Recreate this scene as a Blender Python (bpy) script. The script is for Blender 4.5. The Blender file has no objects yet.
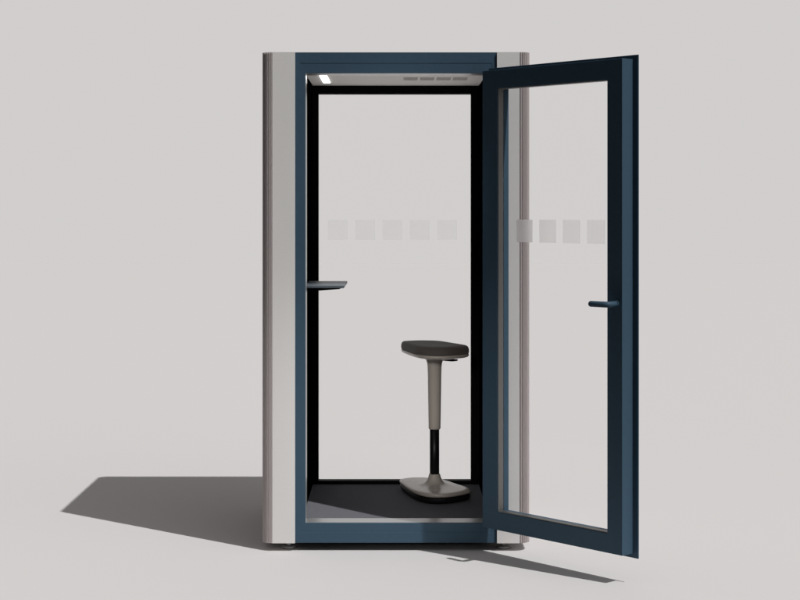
import bpy, bmesh, math, random
from mathutils import Vector, Matrix
random.seed(4)
C = bpy.context.scene.collection
S = bpy.context.scene
R = math.radians

# ------------------------------------------------------------------ materials
def mat(name, col, rough=.5, spec=.5, metal=0., noise=0., nscale=40., bump=0., bscale=400., sheen=0., vary=.06, bdist=.001):
    m = bpy.data.materials.new(name); m.use_nodes = True
    nt = m.node_tree; b = nt.nodes['Principled BSDF']
    b.inputs['Base Color'].default_value = (*col, 1)
    b.inputs['Roughness'].default_value = rough
    b.inputs['Specular IOR Level'].default_value = spec
    b.inputs['Metallic'].default_value = metal
    if sheen: b.inputs['Sheen Weight'].default_value = sheen
    tc = nt.nodes.new('ShaderNodeTexCoord')
    if noise:
        n = nt.nodes.new('ShaderNodeTexNoise'); n.inputs['Scale'].default_value = nscale; n.inputs['Detail'].default_value = 6
        nt.links.new(tc.outputs['Object'], n.inputs['Vector'])
        mr = nt.nodes.new('ShaderNodeMapRange')
        mr.inputs['From Min'].default_value = .3; mr.inputs['From Max'].default_value = .7
        mr.inputs['To Min'].default_value = 1-noise; mr.inputs['To Max'].default_value = 1+noise
        nt.links.new(n.outputs['Fac'], mr.inputs['Value'])
        mx = nt.nodes.new('ShaderNodeVectorMath'); mx.operation = 'SCALE'
        mx.inputs[0].default_value = col
        nt.links.new(mr.outputs['Result'], mx.inputs['Scale'])
        nt.links.new(mx.outputs['Vector'], b.inputs['Base Color'])
        r2 = nt.nodes.new('ShaderNodeMapRange')
        r2.inputs['To Min'].default_value = max(0, rough-vary); r2.inputs['To Max'].default_value = min(1, rough+vary)
        nt.links.new(n.outputs['Fac'], r2.inputs['Value']); nt.links.new(r2.outputs['Result'], b.inputs['Roughness'])
    if bump:
        n = nt.nodes.new('ShaderNodeTexNoise'); n.inputs['Scale'].default_value = bscale; n.inputs['Detail'].default_value = 3
        nt.links.new(tc.outputs['Object'], n.inputs['Vector'])
        bp = nt.nodes.new('ShaderNodeBump'); bp.inputs['Strength'].default_value = bump; bp.inputs['Distance'].default_value = bdist
        nt.links.new(n.outputs['Fac'], bp.inputs['Height']); nt.links.new(bp.outputs['Normal'], b.inputs['Normal'])
    return m

W = (.637, .617, .610)                       # the pale grey of the studio backdrop
GROUND_ALB = .655
M = {}
M['ground'] = mat('studio paper', tuple(GROUND_ALB*c/.637*k for c, k in zip(W, (1.0, 1.002, 1.008))), .9, 0.)
M['fabric'] = mat('pale grey felt', (.775, .756, .738), .9, .1, noise=.035, nscale=220, bump=.25, bscale=900, sheen=.1)
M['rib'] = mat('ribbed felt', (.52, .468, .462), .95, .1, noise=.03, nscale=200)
M['blue'] = mat('navy powder coat', (.049, .090, .132), .5, .15, noise=.03, nscale=60, bump=.06, bscale=1500)
M['alu'] = mat('pale aluminium', (.42, .425, .43), .3, .5, metal=.5, noise=.02, nscale=90)
M['bead'] = mat('grey glazing bead', (.30, .295, .29), .4, .4)
M['black'] = mat('black acoustic felt', (.0012, .0012, .0013), .95, .0)
M['blackframe'] = mat('black frame', (.0015, .0015, .0018), .6, .04)
M['carpet'] = mat('charcoal carpet', (.155, .157, .175), .97, .05, noise=.22, nscale=260, bump=.6, bscale=700)
M['ceiling'] = mat('grey ceiling panel', (.80, .775, .755), .8, .2)
M['slot'] = mat('vent grille', (.42, .405, .39), .8, .2)
M['foot'] = mat('dark steel foot', (.30, .30, .295), .35, .5, metal=.5)
M['shelf'] = mat('blue grey shelf', (.10, .125, .15), .42, .5, noise=.03, nscale=60)
M['cushion'] = mat('dark taupe upholstery', (.125, .111, .099), .95, .15, noise=.12, nscale=500, bump=.4, bscale=1200, sheen=.2)
M['taupe'] = mat('taupe plastic', (.60, .54, .48), .27, .5, noise=.012, nscale=14, vary=.012)
M['rubber'] = mat('black rubber', (.008, .008, .009), .6, .3)
M['lift'] = mat('black gas lift', (.005, .005, .006), .4, .3)

def glass_mat():
    m = bpy.data.materials.new('clear glass'); m.use_nodes = True
    nt = m.node_tree; b = nt.nodes['Principled BSDF']
    b.inputs['Base Color'].default_value = (1, 1, 1, 1)
    b.inputs['Roughness'].default_value = 0.0
    b.inputs['IOR'].default_value = 1.07
    b.inputs['Transmission Weight'].default_value = 1.0
    return m
M['glass'] = glass_mat()
def film_mat():
    m = bpy.data.materials.new('frosted film'); m.use_nodes = True
    b = m.node_tree.nodes['Principled BSDF']
    b.inputs['Base Color'].default_value = (.985, .985, .985, 1)
    b.inputs['Roughness'].default_value = .42
    b.inputs['IOR'].default_value = 1.3
    b.inputs['Transmission Weight'].default_value = 1.0
    return m
M['film'] = film_mat()
def lamp_mat():
    m = bpy.data.materials.new('lit lamp'); m.use_nodes = True
    b = m.node_tree.nodes['Principled BSDF']
    b.inputs['Emission Color'].default_value = (1, .97, .95, 1); b.inputs['Emission Strength'].default_value = 8
    return m
M['lamp'] = lamp_mat()

# ------------------------------------------------------------------ mesh helpers
def link(name, bm, m, parent=None, bevel=0., smooth=False, seg=2):
    bmesh.ops.recalc_face_normals(bm, faces=bm.faces)
    me = bpy.data.meshes.new(name); bm.to_mesh(me); bm.free()
    o = bpy.data.objects.new(name, me); C.objects.link(o)
    me.materials.append(m)
    if smooth:
        for p in me.polygons: p.use_smooth = True
    if bevel:
        b = o.modifiers.new('bevel', 'BEVEL'); b.width = bevel; b.segments = seg; b.limit_method = 'ANGLE'; b.angle_limit = R(40)
        b.harden_normals = False
    if parent: o.parent = parent
    return o
def box(bm, x0, x1, y0, y1, z0, z1):
    v = [bm.verts.new(p) for p in ((x0,y0,z0),(x1,y0,z0),(x1,y1,z0),(x0,y1,z0),(x0,y0,z1),(x1,y0,z1),(x1,y1,z1),(x0,y1,z1))]
    for f in ((0,1,2,3),(4,5,6,7),(0,1,5,4),(1,2,6,5),(2,3,7,6),(3,0,4,7)): bm.faces.new([v[i] for i in f])
def boxo(name, dims, m, parent, bevel=0.):
    bm = bmesh.new(); box(bm, *dims); return link(name, bm, m, parent, bevel)
def ring(loops):
    """loops: (a0, a1, z0, z1, depth) rectangles joined one after the other and closed; local x = a, y = depth"""
    bm = bmesh.new(); L = []
    for a0, a1, z0, z1, d in loops:
        L.append([bm.verts.new(p) for p in ((a0,d,z0),(a1,d,z0),(a1,d,z1),(a0,d,z1))])
    for i in range(len(L)):
        p, q = L[i], L[(i+1) % len(L)]
        for k in range(4): bm.faces.new((p[k], p[(k+1)%4], q[(k+1)%4], q[k]))
    return bm
def lathe(prof, cx, cy, n=48, cap=True):
    bm = bmesh.new(); rows = []
    for r, z in prof:
        rows.append([bm.verts.new((cx+r*math.cos(2*math.pi*i/n), cy+r*math.sin(2*math.pi*i/n), z)) for i in range(n)])
    for a, b in zip(rows, rows[1:]):
        for i in range(n): bm.faces.new((a[i], a[(i+1)%n], b[(i+1)%n], b[i]))
    if cap: bm.faces.new(rows[0][::-1]); bm.faces.new(rows[-1])
    return bm
def spline(pts, per=10):
    out = []; n = len(pts)
    for i in range(n):
        p0, p1, p2, p3 = (Vector(pts[(i+k-1) % n]) for k in range(4))
        for j in range(per):
            t = j/per
            out.append(.5*((2*p1)+(p2-p0)*t+(2*p0-5*p1+4*p2-p3)*t*t+(3*p1-p0-3*p2+p3)*t**3))
    return out
def loft(outline, levels, c):
    """outline: 2-D points; levels: (scale about c, inset in metres, z)"""
    bm = bmesh.new(); rows = []
    c = Vector(c)
    for s, ins, z in levels:
        row = []
        for p in outline:
            d = p-c; q = c+d*s-d.normalized()*ins
            row.append(bm.verts.new((q.x, q.y, z)))
        rows.append(row)
    n = len(outline)
    for a, b in zip(rows, rows[1:]):
        for i in range(n): bm.faces.new((a[i], a[(i+1)%n], b[(i+1)%n], b[i]))
    bm.faces.new(rows[0][::-1]); bm.faces.new(rows[-1])
    return bm

# ------------------------------------------------------------------ the setting
bm = bmesh.new()
v = [bm.verts.new(p) for p in ((-2.6,-1.15,0),(2.6,-1.15,0),(24,40,0),(-24,40,0))]
bm.faces.new(v)
g = link('ground', bm, M['ground']); g['kind'] = 'structure'

# ------------------------------------------------------------------ the booth
G, TOP, DB = .0366, 2.2366, 1.1038             # underside, top, depth
ZF, ZC = .124, 2.168                           # interior floor and ceiling
booth = bpy.data.objects.new('phone_booth', None); C.objects.link(booth)
booth['label'] = 'pale grey and navy one-person phone booth with its glass door swung wide open'
booth['category'] = 'phone booth'

def side_panel(s):
    """ribbed felt side: flat returns at front and back, fine vertical ribs round the corners and along the side"""
    XF, XI, rad = .5545, .4525, .047
    path = []                                  # (point, outward normal, ribbed) along the outside, front to back
    P = []
    arc = rad*math.pi/2; side = DB-2*rad; tot = 2*arc+side
    pitch = .0098; nr = round(tot/pitch); pitch = tot/nr
    def at(t):
        if t < arc:
            a = t/rad; return Vector((XF+rad*math.sin(a), rad-rad*math.cos(a))), Vector((math.sin(a), -math.cos(a)))
        if t < arc+side: return Vector((XF+rad, rad+t-arc)), Vector((1, 0))
        a = (t-arc-side)/rad; return Vector((XF+rad*math.cos(a), DB-rad+rad*math.sin(a))), Vector((math.cos(a), math.sin(a)))
    ribs = []
    for i in range(nr):
        for f, dep in ((.0, .0062), (.26, .006), (.36, .0012), (.5, 0.), (.78, 0.), (.9, .0012), (.97, .005)):
            p, n = at((i+f)*pitch); ribs.append(p-n*dep)
    flat = [Vector((XI, 0)), Vector((XF, 0))]
    back = [Vector((XF, DB)), Vector((XI, DB))]
    bm = bmesh.new()
    poly = flat+ribs+back
    lo = [bm.verts.new((s*p.x, p.y, G)) for p in poly]; hi = [bm.verts.new((s*p.x, p.y, TOP)) for p in poly]
    n = len(poly)
    for i in range(n):
        f = bm.faces.new((lo[i], lo[(i+1)%n], hi[(i+1)%n], hi[i]))
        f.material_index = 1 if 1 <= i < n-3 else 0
    bm.faces.new(lo); bm.faces.new(hi)
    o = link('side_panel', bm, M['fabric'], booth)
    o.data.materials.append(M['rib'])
    return o
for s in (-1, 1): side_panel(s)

FO, FR, OP = .452, .431, .4065                 # outer, rebate, opening half widths
HZ, BZ = 2.1435, ZF                            # opening top, bottom
outer = (-FO, FO, G, TOP); reb = (-FR, FR, .083, 2.188); opn = (-OP, OP, BZ, HZ)
link('door_frame', ring([(*outer, .010), (*reb, .010), (*reb, .0112), (*opn, .0118), (*opn, .028), (*outer, .028)]), M['blue'], booth, .0005)
lin = (-OP+.0006, OP-.0006, BZ+.0006, HZ-.0006)
link('frame_lining', ring([(*lin, .0285), (-.44, .44, .09, 2.18, .0285), (-.44, .44, .09, 2.18, .128), (*lin, .128)]), M['alu'], booth, .0008)
boxo('base', (-FO, FO, .0285, DB-.001, G+.001, .0895), M['blackframe'], booth)
boxo('roof', (-FO, FO, .0285, DB-.001, 2.1815, TOP), M['fabric'], booth)
boxo('floor', (-.4255, .4255, .1285, 1.0395, .0902, ZF), M['carpet'], booth)
ceil = boxo('ceiling', (-.4255, .4255, .1285, 1.0395, ZC, 2.181), M['ceiling'], booth)
for s in (-1, 1):
    a, b = sorted((s*.426, s*.4515)); boxo('inner_wall', (a, b, .1285, 1.0395, .0902, 2.181), M['black'], booth)
rop = (-.398, .386, .1414, 2.126)
link('rear_frame', ring([(*rop, 1.04), (-.4515, .4515, .0902, 2.181, 1.04), (-.4515, .4515, .0902, 2.181, 1.1025), (*rop, 1.1025)]), M['blackframe'], booth)
rg = boxo('rear_glass', (-.41, .40, 1.066, 1.076, .13, 2.138), M['glass'], booth)
# frosted squares on the rear pane
for k in range(5):
    x0 = -.350+k*.1406
    boxo('frosted_square', (x0, x0+.1015, 1.0645, 1.0652, 1.3775, 1.4785), M['film'], rg)
# ceiling lamp and air vents
boxo('ceiling_lamp', (-.362, -.329, .385, .85, ZC-.0025, ZC+.002), M['lamp'], ceil, .0008)
for k in range(4):
    x0 = .037+k*.080
    link('vent', ring([(x0, x0+.068, 0, .10, 0), (x0+.004, x0+.064, .008, .092, 0), (x0+.004, x0+.064, .008, .092, .004), (x0, x0+.068, 0, .10, .004)]), M['slot'], ceil)
vents = [o for o in C.objects if o.name.startswith('vent')]
for o in vents:                                # lay the grilles flat under the ceiling and give each its slats
    for vv in o.data.vertices: x, y, z = vv.co; vv.co = (x, .545+z, ZC-.005+y)
    b2 = bmesh.new(); b2.from_mesh(o.data)
    xs = [vv.co.x for vv in o.data.vertices]; a, b = min(xs), max(xs)
    for j in range(5):
        y = .556+j*.0165; box(b2, a+.003, b-.003, y, y+.009, ZC-.0035, ZC-.001)
    bmesh.ops.recalc_face_normals(b2, faces=b2.faces); b2.to_mesh(o.data); b2.free()
# levelling feet
for x in (-.485, .485):
    for y in (.075, DB-.075):
        link('levelling_foot', lathe([(.03,.0),(.034,.004),(.034,.010),(.026,.014),(.012,.016),(.012,.024),(.024,.026),(.024,G+.004)], x, y, 32), M['foot'], booth, smooth=False)
# wall shelf: slim top with a tapered bracket under it
bm = bmesh.new(); box(bm, -.4258, -.2385, .20, .69, 1.1695, 1.1815)
shelf = link('wall_shelf', bm, M['shelf'], booth, .003, seg=3)
bm = bmesh.new()
pr = [(-.4258, 1.169), (-.252, 1.169), (-.262, 1.164), (-.4258, 1.153)]
a = [bm.verts.new((x, .215, z)) for x, z in pr]; b = [bm.verts.new((x, .66, z)) for x, z in pr]
bm.faces.new(a); bm.faces.new(b)
for i in range(4): bm.faces.new((a[i], a[(i+1)%4], b[(i+1)%4], b[i]))
link('bracket', bm, M['blackframe'], shelf)

# the open door: local x runs from hinge to free edge, local y from inner face to outer face
TH = R(48.2289); hx, hy = .3837, -.0658
L, T, PT = .8032, .0684, .006
leaf = (0, L, .1222, 2.1455); plate = (-.030, L+.0268, .1045, 2.1632); po = (.0903, .724, .202, 2.064)
door = link('door', ring([(*po, 0), (*leaf, 0), (*leaf, T), (*plate, T), (*plate, T+PT), (*po, T+PT)]), M['blue'], booth, .0012)
u = Vector((math.cos(TH), -math.sin(TH), 0)); n = Vector((math.sin(TH), math.cos(TH), 0))
door.matrix_world = Matrix(((u.x, n.x, 0, hx), (u.y, n.y, 0, hy), (0, 0, 1, 0), (0, 0, 0, 1)))
GD = .036
dg = boxo('door_glass', (po[0]-.012, po[1]+.012, GD, GD+.008, po[2]-.012, po[3]+.012), M['glass'], door)
bi = (po[0]+.004, po[1]-.004, po[2]+.004, po[3]-.004)
link('glazing_bead', ring([(*bi, .006), (po[0]-.002, po[1]+.002, po[2]-.002, po[3]+.002, .006), (po[0]-.002, po[1]+.002, po[2]-.002, po[3]+.002, GD-.0005), (*bi, GD-.0005)]), M['bead'], door)
for k in range(4):
    s0 = .176+k*.1365
    boxo('frosted_square', (s0, s0+.0945, GD-.0018, GD-.0011, 1.3885, 1.487), M['film'], door)
# lever handle on the inner face
def tube(bm, pts, rads, nseg=20, squash=1.):
    rows = []
    for i, p in enumerate(pts):
        t = (pts[min(i+1, len(pts)-1)]-pts[max(i-1, 0)]).normalized()
        up = Vector((0, 0, 1)); sd = t.cross(up).normalized()
        rows.append([bm.verts.new(p+sd*rads[i]*squash*math.cos(2*math.pi*k/nseg)+up*rads[i]*math.sin(2*math.pi*k/nseg)) for k in range(nseg)])
    for a, b in zip(rows, rows[1:]):
        for i in range(nseg): bm.faces.new((a[i], a[(i+1)%nseg], b[(i+1)%nseg], b[i]))
    bm.faces.new(rows[0][::-1]); bm.faces.new(rows[-1])
bm = bmesh.new(); hz = 1.1445; s0 = .772
path = [Vector((s0, .002, hz)), Vector((s0, -.035, hz)), Vector((s0, -.046, hz)), Vector((s0-.004, -.055, hz)), Vector((s0-.014, -.059, hz)),
        Vector((s0-.05, -.060, hz)), Vector((s0-.085, -.060, hz)), Vector((s0-.090, -.060, hz)), Vector((s0-.093, -.060, hz))]
tube(bm, path, [.0125]*7+[.0098, .005])
handle = link('lever_handle', bm, M['blue'], door, smooth=True)
bm = bmesh.new(); rr = [(.0, .0), ]
nn = 32; rows = []
for r, y in ((.0165, .0008), (.0165, -.004), (.0155, -.005), (.0128, -.005)):
    rows.append([bm.verts.new((s0+r*math.cos(2*math.pi*i/nn), y, hz+r*math.sin(2*math.pi*i/nn))) for i in range(nn)])
for a, b in zip(rows, rows[1:]):
    for i in range(nn): bm.faces.new((a[i], a[(i+1)%nn], b[(i+1)%nn], b[i]))
link('handle_rose', bm, M['blue'], door)
# ------------------------------------------------------------------ the stool
cx, cy = .192, .77
stool = bpy.data.objects.new('stool', None); C.objects.link(stool)
stool['label'] = 'taupe sit-stand stool with dark upholstered seat standing inside the booth'
stool['category'] = 'stool'
out = spline([(.022,.93),(.066,.72),(.112,.592),(.175,.528),(.255,.535),(.342,.615),(.362,.685),(.30,.825),(.235,.96),(.175,1.005),(.095,1.015),(.038,.985)], 12)
c = (cx, cy)
link('base_pad', loft(out, [(.90, 0, ZF+.0005), (.945, 0, ZF+.004), (.975, 0, ZF+.014), (.985, 0, ZF+.021), (.985, 0, ZF+.029)], c), M['rubber'], stool, smooth=True)
def base_mesh():
    """rounded triangular plate whose top sweeps up into a round collar"""
    bm = bmesh.new(); rows = []
    for s, z, r, wgt in ((.95,.0205,0,0),(.985,.0215,0,0),(1.,.026,0,0),(1.,.0325,0,0),(.985,.0375,0,0),(.95,.0398,0,0),(.8,.0415,0,0),(.6,.043,.13,.15),(.45,.0445,.1,.4),(0,.0475,.070,1),
                         (0,.0515,.056,1),(0,.058,.044,1),(0,.067,.0365,1),(0,.078,.0315,1),(0,.09,.0285,1),(0,.095,.027,1),(0,.0962,.0255,1),(0,.0962,.0236,1)):
        row = []
        for p in out:
            d = p-Vector(c); q = (d*s)*(1-wgt)+d.normalized()*r*wgt+Vector(c)
            row.append(bm.verts.new((q.x, q.y, ZF+z+.007)))
        rows.append(row)
    n = len(out)
    for a, b in zip(rows, rows[1:]):
        for i in range(n): bm.faces.new((a[i], a[(i+1)%n], b[(i+1)%n], b[i]))
    bm.faces.new(rows[0][::-1]); bm.faces.new(rows[-1])
    return bm
link('base', base_mesh(), M['taupe'], stool, smooth=True)
link('gas_lift', lathe([(.0232, ZF+.05), (.0232, .48)], cx, cy, 40), M['lift'], stool, smooth=True)
link('column_sleeve', lathe([(.0245,.4470),(.0275,.4475),(.0295,.452),(.0298,.47),(.0318,.60),(.0335,.72),(.0345,.752),(.037,.772),(.042,.786),(.052,.797),(.066,.805)], cx, cy), M['taupe'], stool, smooth=True)
so = [Vector((cx, cy))+(p-Vector((cx, cy)))*.955 for p in out]
link('seat_pan', loft(so, [(.22,0,.8005),(.60,0,.803),(.88,0,.807),(.965,0,.812),(.997,0,.8185),(1.0,0,.823),(.99,0,.8255)], c), M['taupe'], stool, smooth=True)
cush = loft(so, [(.90,0,.8235),(.975,0,.8255),(.994,0,.830),(1.003,0,.838),(.998,0,.850),(.975,0,.860),(.93,0,.8655),(.80,0,.8685),(.5,0,.8675),(.2,0,.8665)], c)
link('seat_cushion', cush, M['cushion'], stool, smooth=True)
bm = bmesh.new()
tube(bm, [Vector((cx+.02, cy-.06, .796)), Vector((cx+.05, cy-.075, .794)), Vector((cx+.085, cy-.09, .7935)), Vector((cx+.108, cy-.098, .795))], [.004, .005, .006, .004], 14, 2.2)
link('height_lever', bm, M['rubber'], stool, smooth=True)
stool.location = (-.002, -.065, 0)
for o in stool.children:
    if o.name not in ('base', 'base_pad') and o.parent == stool: o.location.z = .006

# ------------------------------------------------------------------ light
az, el = R(49.8013), R(57.1619)
to = Vector((math.sin(az)*math.cos(el), -math.cos(az)*math.cos(el), math.sin(el)))
KEY = 2.655
D = 6000.; SPOT = 1050; FILL_GLOW = .62
ld = bpy.data.lights.new('key_lamp', 'AREA'); ld.shape = 'DISK'; ld.size = D*math.tan(R(.45)); ld.energy = KEY*math.pi*D*D
ld.color = (1, 1, .996)
lo = bpy.data.objects.new('key_lamp', ld); C.objects.link(lo)
lo.location = to*D; lo.rotation_euler = (-to).to_track_quat('-Z', 'Y').to_euler()

# added narrow fill spot from the front, brightens the stool inside the booth
sl = bpy.data.lights.new('added_stool_fill', 'SPOT'); sl.energy = SPOT; sl.shadow_soft_size = .5; sl.spot_size = R(7.2); sl.spot_blend = .8; sl.color = (1, .975, .95)
sp0 = Vector((-.85, -6.2, 2.15)); aim = Vector((.125, .77, .50))
so2 = bpy.data.objects.new('added_stool_fill', sl); C.objects.link(so2); so2.location = sp0; so2.rotation_euler = (aim-sp0).to_track_quat('-Z', 'Y').to_euler()

# unseen fill added low in front of the paper to lift the booth ceiling
ul = bpy.data.lights.new('added_ceiling_fill', 'SPOT'); ul.energy = 120; ul.shadow_soft_size = .12; ul.spot_size = R(20); ul.spot_blend = .7; ul.color = (1, .97, .95)
up0 = Vector((.0, -1.7, .04)); aim = Vector((.0, .62, ZC))
uo = bpy.data.objects.new('added_ceiling_fill', ul); C.objects.link(uo); uo.location = up0; uo.rotation_euler = (aim-up0).to_track_quat('-Z', 'Y').to_euler()

w = bpy.data.worlds.new('World'); S.world = w; w.use_nodes = True
nt = w.node_tree; bg = nt.nodes['Background']
tc = nt.nodes.new('ShaderNodeTexCoord'); sp = nt.nodes.new('ShaderNodeSeparateXYZ'); nt.links.new(tc.outputs['Generated'], sp.inputs[0])
def rng(sock, a, b, c, d, smooth=True):
    m = nt.nodes.new('ShaderNodeMapRange'); m.interpolation_type = 'SMOOTHSTEP' if smooth else 'LINEAR'
    for k, vv in zip(('From Min','From Max','To Min','To Max'), (a, b, c, d)): m.inputs[k].default_value = vv
    nt.links.new(sock, m.inputs['Value']); return m.outputs['Result']
amb = rng(sp.outputs['Z'], .45, 1., .012, .38)
mask = rng(sp.outputs['Y'], .72, .90, 0, 1)     # the bright backdrop behind the booth
cm = nt.nodes.new('ShaderNodeMix'); cm.data_type = 'RGBA'
dp = nt.nodes.new('ShaderNodeVectorMath'); dp.operation = 'DOT_PRODUCT'; dp.inputs[1].default_value = Vector((.74, -.62, .26)).normalized()
nt.links.new(tc.outputs['Generated'], dp.inputs[0])
fill_glow = rng(dp.outputs['Value'], .70, .95, 0, FILL_GLOW)     # invented glow at right front, added to brighten the front panels
ad = nt.nodes.new('ShaderNodeMath'); ad.operation = 'ADD'; nt.links.new(amb, ad.inputs[0]); nt.links.new(fill_glow, ad.inputs[1])
ac = nt.nodes.new('ShaderNodeVectorMath'); ac.operation = 'SCALE'; ac.inputs[0].default_value = (1, .98, .965)
nt.links.new(ad.outputs[0], ac.inputs['Scale'])
nt.links.new(mask, cm.inputs['Factor']); nt.links.new(ac.outputs[0], cm.inputs['A']); cm.inputs['B'].default_value = (*W, 1)
nt.links.new(cm.outputs['Result'], bg.inputs['Color']); bg.inputs['Strength'].default_value = 1

# ------------------------------------------------------------------ camera
cd = bpy.data.cameras.new('camera'); co = bpy.data.objects.new('camera', cd); C.objects.link(co); S.camera = co
co.location = (-.0048, -7.2009, 1.5214); co.rotation_euler = (R(90), 0, 0)
cd.sensor_width = 36; cd.lens = 1607.8*36/800; cd.shift_x = .00633; cd.shift_y = -.1103
cd.clip_start = .1; cd.clip_end = 20000

S.view_settings.view_transform = 'Standard'; S.view_settings.look = 'None'; S.view_settings.exposure = 0; S.view_settings.gamma = 1
S.cycles.use_denoising = True
S.cycles.caustics_reflective = False; S.cycles.caustics_refractive = True; S.cycles.sample_clamp_indirect = 3
S.cycles.max_bounces = 16; S.cycles.transmission_bounces = 14; S.cycles.transparent_max_bounces = 16
